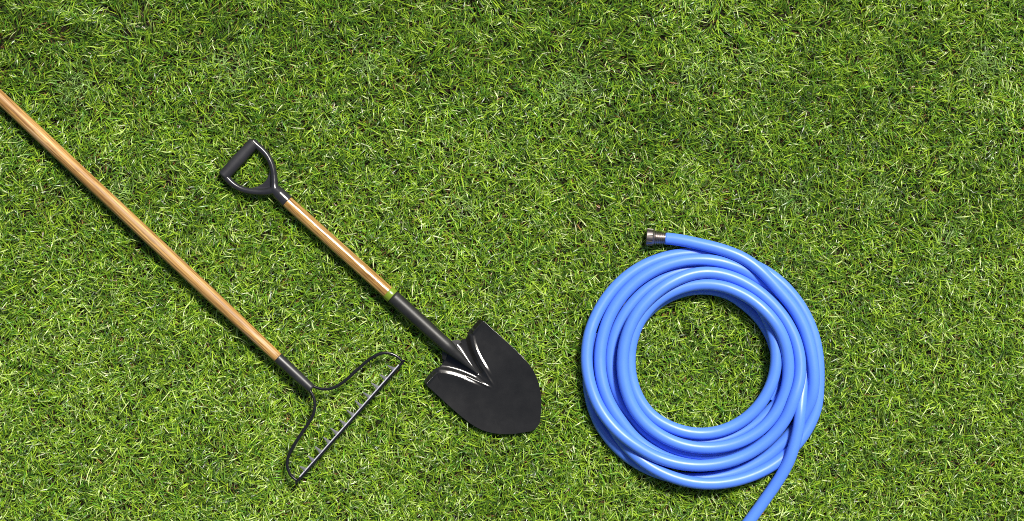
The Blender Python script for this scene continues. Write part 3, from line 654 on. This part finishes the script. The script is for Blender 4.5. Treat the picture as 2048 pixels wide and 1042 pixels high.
def VALLEY(d):
    return float(np.interp(d, VD, VC))


def blade_z(u, v):
    av = abs(v)
    z = 4.0 * (av / 86.0) ** 2 * smooth(-10, 60, u) - 3.0 * math.sin(min(1, max(0, u / 244)) * math.pi) + 4.0 * smooth(170, 245, u)
    if v < 0:
        z -= 13.0 * smooth(0, 1, ((100 - u) * 0.86 + (av - 8) * 0.51) / 95)  # right shoulder drooped so its crease shows a highlight
    # distance to ridge
    d2 = (CPX - u) ** 2 + (CPY - av) ** 2
    i = int(np.argmin(d2))
    d = math.sqrt(d2[i])
    t = CPT[i]
    # inside = between ridge and socket, or behind the tread fold
    inside = (u < interp(av, CPY[::-1], CPX[::-1]))
    fade = 1.0 - smooth(0.80, 1.0, t)
    w_ = smooth(0.30, 0.42, t)
    fold = 0.5 + (0.08 if v < 0 else 0.14) * ((84 - av) if v < 0 else (av - 50))
    fold_z = max(0.3, fold) * math.exp(-(d / 3.0) ** 2)
    sunny = inside == (v > 0)                            # rib flank flattened towards the sun to catch its highlight
    s0 = RIB_SLOPE[0 if v > 0 else 1][i]
    if sunny:
        rib_z = s0 * (4.0 - min(d, 4.0))
    else:
        rib_z = s0 * 4.0 * math.exp(-(d / 10.0) ** 2)
    z += (rib_z * w_ + fold_z * (1 - w_)) * fade
    if inside:
        if t < 0.30:
            z -= min(6.0, 0.75 * d)                      # tread rolled down behind the fold
        else:
            w = smooth(0.26, 0.40, t)
            z -= (1 - w) * min(6.0, 0.75 * d) + w * fade * (VALLEY(d) if v > 0 else 5.5 * smooth(4, 17, d))
    # socket cone running out on the blade
    rc = 14.5 * (1 - smooth(-10, 95, u)) + 0.01
    if u < 95 and av < rc * 2.6:
        zc = 9.5 * (1 - smooth(-6, 92, u)) * math.exp(-(av / (rc * 0.85)) ** 2)
        z += zc
    # second thin ridges near the point of the frog
    v2 = 4.5 + (118 - u) * 0.27
    if 60 < u < 126:
        z += 1.0 * math.exp(-((av - v2) / 2.4) ** 2) * smooth(60, 78, u) * (1 - smooth(112, 126, u))
    # gentle hand-forged unevenness
    z += 0.22 * math.sin(u * 0.083 + 1.1) * math.sin(v * 0.071 + 0.4)
    return z


def SP(u, v, z):
    """shovel frame (mm) -> world"""
    return P(894 + u * DX - v * DY, 691.6 + u * DY + v * DX, z)


bm = bmesh.new()
NU, NV = 300, 280
grid = []
for i in range(NV + 1):
    s = -1 + 2 * i / NV
    row = []
    # each column at lateral position v runs from the rear edge to the front outline
    for j in range(NU + 1):
        f = j / NU
        row.append((s, f))
    grid.append(row)
WUf, WWf = WU[4:], WW[4:]
verts = []
for i in range(NV + 1):
    s = -1 + 2 * i / NV
    s = math.copysign(abs(s) ** 0.92, s)
    col_ = []
    for j in range(NU + 1):
        f = j / NU
        # lateral |v| shrinks with the outline; start from rear edge at v=s*86
        v_r = s * 86.2
        u_r = interp(abs(v_r), EV, EU)
        u = u_r + (243.0 - u_r) * (1 - (1 - f) ** 1.25)
        w = interp(u, WU[2:], WW[2:]) if u > 40 else 86.1 + 0 * u
        v = s * w
        if u < 40:
            v = s * 86.1
        col_.append(bm.verts.new(SP(u, v, ZB + blade_z(u, v))))
    verts.append(col_)
for i in range(NV):
    for j in range(NU):
        bm.faces.new((verts[i][j], verts[i + 1][j], verts[i + 1][j + 1], verts[i][j + 1]))
bmesh.ops.recalc_face_normals(bm, faces=bm.faces[:])
if sum(f.normal.z for f in bm.faces) < 0:
    bmesh.ops.reverse_faces(bm, faces=bm.faces[:])
blade = obj('blade', bm, M_blade, shovel)
so = blade.modifiers.new('thickness', 'SOLIDIFY')
so.thickness = 0.0022
so.offset = -1
for u in np.arange(12, 244, 2.0):
    w = interp(u, WU[1:], WW[1:])
    for v in np.arange(-w, w + 0.1, 2.0):
        q_ = SP(u, v, ZB + blade_z(u, v) - 2.6)
        press_disc(q_, 0.0024, q_.z + 0.0024)

# socket: tapered tube that opens into the blade
s0 = P(785.2, 593.0, 33)
s1 = SP(0, 0, ZB + 12.5)
s2 = SP(44, 0, ZB + 6.2)
s3 = SP(84, 0, ZB - 2.0)
path = catmull([s0, s0.lerp(s1, 0.33), s0.lerp(s1, 0.68), s1, SP(20, 0, ZB + 10.2), s2, s3], 10)
lens = [0.0]
for a, b in zip(path, path[1:]):
    lens.append(lens[-1] + (b - a).length)
rad = []
for l_ in lens:
    mm = l_ * 1000
    rad.append(interp(mm, [0, 1.5, 3, 60, 120, 147, 165, 190, 228], [13.7, 14.3, 14.5, 14.3, 13.6, 13.3, 10.8, 7.4, 1.2]) / 1000)
bm = bmesh.new()
tube(bm, path, rad, 40, True)
obj('socket', bm, M_socket, shovel)
press_path(path[:31], rad[:31])
# the two small folded lugs where the socket meets the tread
for sg in (-1, 1):
    bm = bmesh.new()
    base = [(-1, 13.0, 11), (10, 25.5, 3.0), (17, 24, 3.6), (12, 12, 11.5)]
    top_ = [bm.verts.new(SP(u, sg * v, ZB + z)) for u, v, z in base]
    bot_ = [bm.verts.new(SP(u, sg * v, ZB + z - 2.2)) for u, v, z in base]
    bm.faces.new(top_)
    bm.faces.new(list(reversed(bot_)))
    for k in range(4):
        bm.faces.new((top_[k], bot_[k], bot_[(k + 1) % 4], top_[(k + 1) % 4]))
    bmesh.ops.recalc_face_normals(bm, faces=bm.faces[:])
    obj('socket_lug', bm, M_socket, shovel, smooth=False)

g0 = P(573.5, 402.8, 27)
bm = bmesh.new()
w1 = P(776.3, 585.0, 33)
Lw = (w1 - g0).length
lathe(bm, [(-0.008, 0.006), (-0.008, 0.0121)] + [(Lw * i / 40, 0.0122 + 0.0009 * i / 40) for i in range(41)] + [(Lw + 0.004, 0.0131), (Lw + 0.004, 0.006)], 36)
obj('shaft', bm, M_spadewood, shovel, mtx=axis_mtx(g0, w1))
press_path([g0, w1], [0.0122, 0.0131])
bm = bmesh.new()
lathe(bm, [(-0.0005, 0.0128), (-0.0005, 0.0143), (0.0006, 0.0147), (0.0112, 0.0150), (0.0124, 0.0147), (0.0124, 0.0128)], 40)
obj('colour_band', bm, M_band, shovel, mtx=axis_mtx(w1 - (w1 - g0).normalized() * 0.0005, w1 + (s0 - w1)))


def gp(X, Y, z):
    return P(430 + X * 0.144, 270 + Y * 0.144, z)


# D grip: arms, web and collar moulded in one piece, remeshed into one skin
bm = bmesh.new()
GZ = 22.0
rarm = [(520, 90), (575, 140), (660, 215), (732, 300), (782, 400), (810, 500), (822, 600), (826, 680), (830, 755)]
larm = [(122, 548), (190, 625), (268, 695), (362, 747), (470, 778), (600, 792), (700, 792), (775, 778), (830, 755)]
for pts in (rarm, larm):
    n = len(pts)
    zz = [GZ + 5.0 * i / (n - 1) for i in range(n)]
    path = catmull([gp(X, Y, z) for (X, Y), z in zip(pts, zz)], 8)
    m_ = len(path)
    rad = [interp(i / (m_ - 1), [0, 0.12, 0.4, 0.7, 0.9, 1], [0.0085, 0.0074, 0.0064, 0.0068, 0.0078, 0.0090]) for i in range(m_)]
    tube(bm, path, rad, 20, True, 1.15)
    press_path(path, rad)
# collar cone from the fork to the wood
ca = gp(800, 728, GZ + 5)
cb = P(574.5, 403.6, 27)
x_ = (cb - ca).normalized()
path = [ca.lerp(cb, i / 20) for i in range(21)]
rad = [interp(i / 20, [0, 0.2, 0.45, 0.7, 1.0], [0.0085, 0.0108, 0.0132, 0.0138, 0.0143]) for i in range(21)]
tube(bm, path, rad, 28, True)
press_path(path, rad)
# web filling the inside of the fork
web = [(748, 440), (752, 520), (735, 585), (700, 640), (655, 682), (600, 710), (530, 728), (470, 742), (560, 775), (700, 780), (800, 740), (815, 640), (800, 520), (775, 430)]
t_ = [bm.verts.new(gp(X, Y, GZ + 3.2)) for X, Y in web]
b_ = [bm.verts.new(gp(X, Y, GZ - 2.0)) for X, Y in web]
bm.faces.new(t_)
bm.faces.new(list(reversed(b_)))
for k in range(len(web)):
    bm.faces.new((t_[k], b_[k], b_[(k + 1) % len(web)], t_[(k + 1) % len(web)]))
# end cheeks that carry the grip bar
e1 = gp(552, 120, GZ); e0 = gp(110, 565, GZ)
bmesh.ops.recalc_face_normals(bm, faces=bm.faces[:])
bmesh.ops.triangulate(bm, faces=bm.faces[:])
grip = obj('d_grip', bm, M_plastic, shovel)
rm = grip.modifiers.new('fuse', 'REMESH')
rm.mode = 'VOXEL'
rm.voxel_size = 0.0009
rm.use_smooth_shade = True
sm = grip.modifiers.new('soften', 'SMOOTH')
sm.factor = 0.5
sm.iterations = 7
# grip bar
c1 = gp(543, 108, GZ)
c0 = gp(116, 572, GZ)
Lg = (c1 - c0).length
bm = bmesh.new()
pr = [(-0.0012, 0.004), (-0.0012, 0.0095), (-0.0003, 0.0112), (0.0015, 0.0119)]
for i in range(13):
    u = i / 12
    pr.append((0.003 + (Lg - 0.006) * u, 0.0119 + 0.0004 * math.sin(u * math.pi)))
pr += [(Lg - 0.0015, 0.0119), (Lg + 0.0003, 0.0112), (Lg + 0.0012, 0.0095), (Lg + 0.0012, 0.004)]
lathe(bm, pr, 40)
obj('grip_bar', bm, M_gripbar, shovel, mtx=axis_mtx(c0, c1))
press_path([c0, c1], [0.0119, 0.0119])

# ------------------------------------------------------------------ grass


def vnoise(x, y, scale, seed):
    """smooth value noise in numpy, 0..1"""
    r = np.random.default_rng(seed)
    tab = r.random((64, 64))
    X = x * scale + 31.7
    Y = y * scale + 17.3
    xi = np.floor(X).astype(int); yi = np.floor(Y).astype(int)
    fx = X - xi; fy = Y - yi
    fx = fx * fx * (3 - 2 * fx); fy = fy * fy * (3 - 2 * fy)
    a = tab[xi % 64, yi % 64]; b = tab[(xi + 1) % 64, yi % 64]
    c = tab[xi % 64, (yi + 1) % 64]; d = tab[(xi + 1) % 64, (yi + 1) % 64]
    return (a * (1 - fx) + b * fx) * (1 - fy) + (c * (1 - fx) + d * fx) * fy


GXE, GYE = 1.38, 0.86
DENS = 88000
NB = int(DENS * 4 * GXE * GYE)
bx = rng.uniform(-GXE, GXE, NB)
by = rng.uniform(-GYE, GYE, NB)
# thin the lawn a little in places so soil and thatch show
den = 0.74 + 0.36 * vnoise(bx, by, 42, 1) * (0.6 + 0.8 * vnoise(bx, by, 12, 2))
keep = rng.random(NB) < den
bx, by = bx[keep], by[keep]
NB = len(bx)
# lie of the grass: slow swirl, stronger combing towards the top of the picture
n1 = vnoise(bx, by, 3.2, 3)
n2 = vnoise(bx, by, 11, 4)
n3 = vnoise(bx, by, 45, 5)
comb = np.clip(0.15 + 0.9 * (by - 0.0) / 0.5, 0.0, 1.0) * np.clip(1.5 * vnoise(bx, by, 5, 6), 0.25, 1)
ang = 0.35 + (n1 - 0.5) * 5.0 + (n2 - 0.5) * 3.2 + (n3 - 0.5) * 3.4
spread = 1.9 - 1.25 * comb
ang = ang + rng.normal(0, 1, NB) * spread
kindr = rng.random(NB)
straw = kindr < 0.11                                  # dry thatch, low and brown
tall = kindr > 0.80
Ln = np.exp(rng.normal(math.log(0.0215), 0.27, NB))
Ln = np.clip(Ln, 0.010, 0.036)
Ln[straw] *= 0.8
Ln[tall] *= 1.18
wd = np.clip(rng.normal(0.00092, 0.00020, NB), 0.0005, 0.0015)     # half width
wd[straw] *= 0.75
el0 = np.radians(rng.uniform(32, 80, NB))
el1 = np.radians(rng.uniform(-25, 22, NB))
el0[straw] = np.radians(rng.uniform(0, 22, straw.sum()))
el1[straw] = np.radians(rng.uniform(-10, 10, straw.sum()))
z0 = rng.uniform(-0.002, 0.004, NB)
side_bend = rng.normal(0, 0.30, NB)
# colours (linear): dark, mid, yellow green, pale
pal = np.array([[0.018, 0.046, 0.006], [0.046, 0.115, 0.011], [0.105, 0.230, 0.012], [0.250, 0.415, 0.018], [0.38, 0.56, 0.032], [0.74, 0.78, 0.50]])
tv = rng.normal(2.12, 1.2, NB) + (vnoise(bx, by, 6, 7) - 0.5) * 0.5 + (vnoise(bx, by, 24, 8) - 0.5) * 0.9
tv[tall] += 0.6  # longer blades coloured lighter, imitating light on the upper layer
tv -= 0.25 * np.clip(by / 0.5, -1, 1)
tv = np.clip(tv, 0, 4.4)
rare = rng.random(NB) < 0.012  # scattered near-white blades, sun glints put in as colour
tv[rare] = rng.uniform(4.5, 5.0, rare.sum())
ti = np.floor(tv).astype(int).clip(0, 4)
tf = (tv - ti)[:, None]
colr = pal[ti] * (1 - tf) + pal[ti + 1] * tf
bl = (rng.random(NB) < 0.14) & (tv < 3.6)                             # cooler, bluer blades
colr[bl] *= np.array([0.58, 0.92, 1.1])
sp_ = np.array([[0.26, 0.115, 0.035], [0.44, 0.22, 0.075], [0.11, 0.060, 0.025], [0.30, 0.19, 0.07]])
colr[straw] = sp_[rng.integers(0, 4, straw.sum())] * rng.uniform(0.6, 1.15, (straw.sum(), 1))
# a few tufts of a paler, finer, woolly grass
for px, py, rr in [(150, 172, 46), (455, 130, 46), (1140, 178, 48), (1385, 145, 36), (1975, 130, 48), (240, 385, 30), (930, 415, 34), (735, 130, 34), (1590, 395, 40), (1905, 470, 36), (1505, 130, 26), (1755, 395, 34)]:
    c_ = P(px, py, 10)
    dd = np.hypot(bx - c_.x, (by - c_.y) * 1.15) / (rr * 0.001)
    sel = (rng.random(NB) < np.clip(1.1 - dd, 0, 0.5)) & ~straw
    colr[sel] = np.array([0.29, 0.46, 0.13]) * rng.uniform(0.6, 1.25, (sel.sum(), 1))
    wd[sel] *= 0.8
    ang[sel] = rng.uniform(0, 6.28, sel.sum())
    side_bend[sel] *= 2.0

SEG = 3
NPT = SEG + 1
pts = np.zeros((NB, NPT, 3))
pts[:, 0] = np.c_[bx, by, z0]
hd = ang.copy()
for s in range(1, NPT):
    f = (s - 0.5) / SEG
    el = el0 + (el1 - el0) * f
    h = hd + side_bend * f
    st = Ln / SEG
    pts[:, s, 0] = pts[:, s - 1, 0] + np.cos(h) * np.cos(el) * st
    pts[:, s, 1] = pts[:, s - 1, 1] + np.sin(h) * np.cos(el) * st
    pts[:, s, 2] = pts[:, s - 1, 2] + np.sin(el) * st
pts[:, :, 2] = np.maximum(pts[:, :, 2], 0.0008)
# width direction: level across the heading, with some roll
roll = rng.normal(0, 0.55, NB)
wprof = np.array([0.8, 1.0, 0.8, 0.12])
hx = np.cos(hd + side_bend * 0.5); hy = np.sin(hd + side_bend * 0.5)
wx = -hy * np.cos(roll); wy = hx * np.cos(roll); wz = np.sin(roll)
W = np.stack([wx, wy, wz], 1)
V = np.zeros((NB, NPT, 2, 3))
for s in range(NPT):
    o_ = W * (wd * wprof[s])[:, None]
    V[:, s, 0] = pts[:, s] - o_
    V[:, s, 1] = pts[:, s] + o_
V = V.reshape(-1, 3)
# blades under the tools are pressed flat beneath them
# widen the pressed area a touch so tips do not cut into the tools
pad = under.copy()
for dx_, dy_ in ((1, 0), (-1, 0), (0, 1), (0, -1)):
    pad = np.minimum(pad, np.roll(np.roll(under, dx_, 0), dy_, 1) + 0.0005)
under_p = pad
ii = ((V[:, 0] + GX) / CELL).astype(int).clip(0, NXC - 1)
jj = ((V[:, 1] + GY) / CELL).astype(int).clip(0, NYC - 1)
lim = under_p[ii, jj] - 0.0012
V[:, 2] = np.minimum(V[:, 2], np.maximum(lim, 0.0003))
nv = len(V)
base = (np.arange(NB) * NPT * 2)[:, None]
quad = []
for s in range(SEG):
    a = base + 2 * s
    quad.append(np.concatenate([a, a + 1, a + 3, a + 2], 1))
F = np.stack(quad, 1).reshape(-1, 4)
me = bpy.data.meshes.new('grass')
me.vertices.add(nv)
me.vertices.foreach_set('co', V.astype(np.float32).ravel())
me.loops.add(F.size)
me.loops.foreach_set('vertex_index', F.astype(np.int32).ravel())
me.polygons.add(len(F))
me.polygons.foreach_set('loop_start', (np.arange(len(F)) * 4).astype(np.int32))
me.polygons.foreach_set('use_smooth', np.ones(len(F), dtype=bool))
me.update(calc_edges=True)
ca_ = me.color_attributes.new('tone', 'FLOAT_COLOR', 'POINT')
cc = np.ones((NB, NPT * 2, 4), dtype=np.float32)
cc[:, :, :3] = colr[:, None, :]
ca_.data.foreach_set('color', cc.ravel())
va = me.attributes.new('vein', 'FLOAT', 'POINT')
vv = np.zeros((NB, NPT, 2), dtype=np.float32)
vv[:, :, 0] = (rng.random(NB) * 0.9)[:, None]
va.data.foreach_set('value', vv.ravel())
grass = obj('grass', me, M_grass, smooth=False)
tag(grass, 'short mixed green lawn grass with brown thatch between the blades', 'grass', kind='stuff')
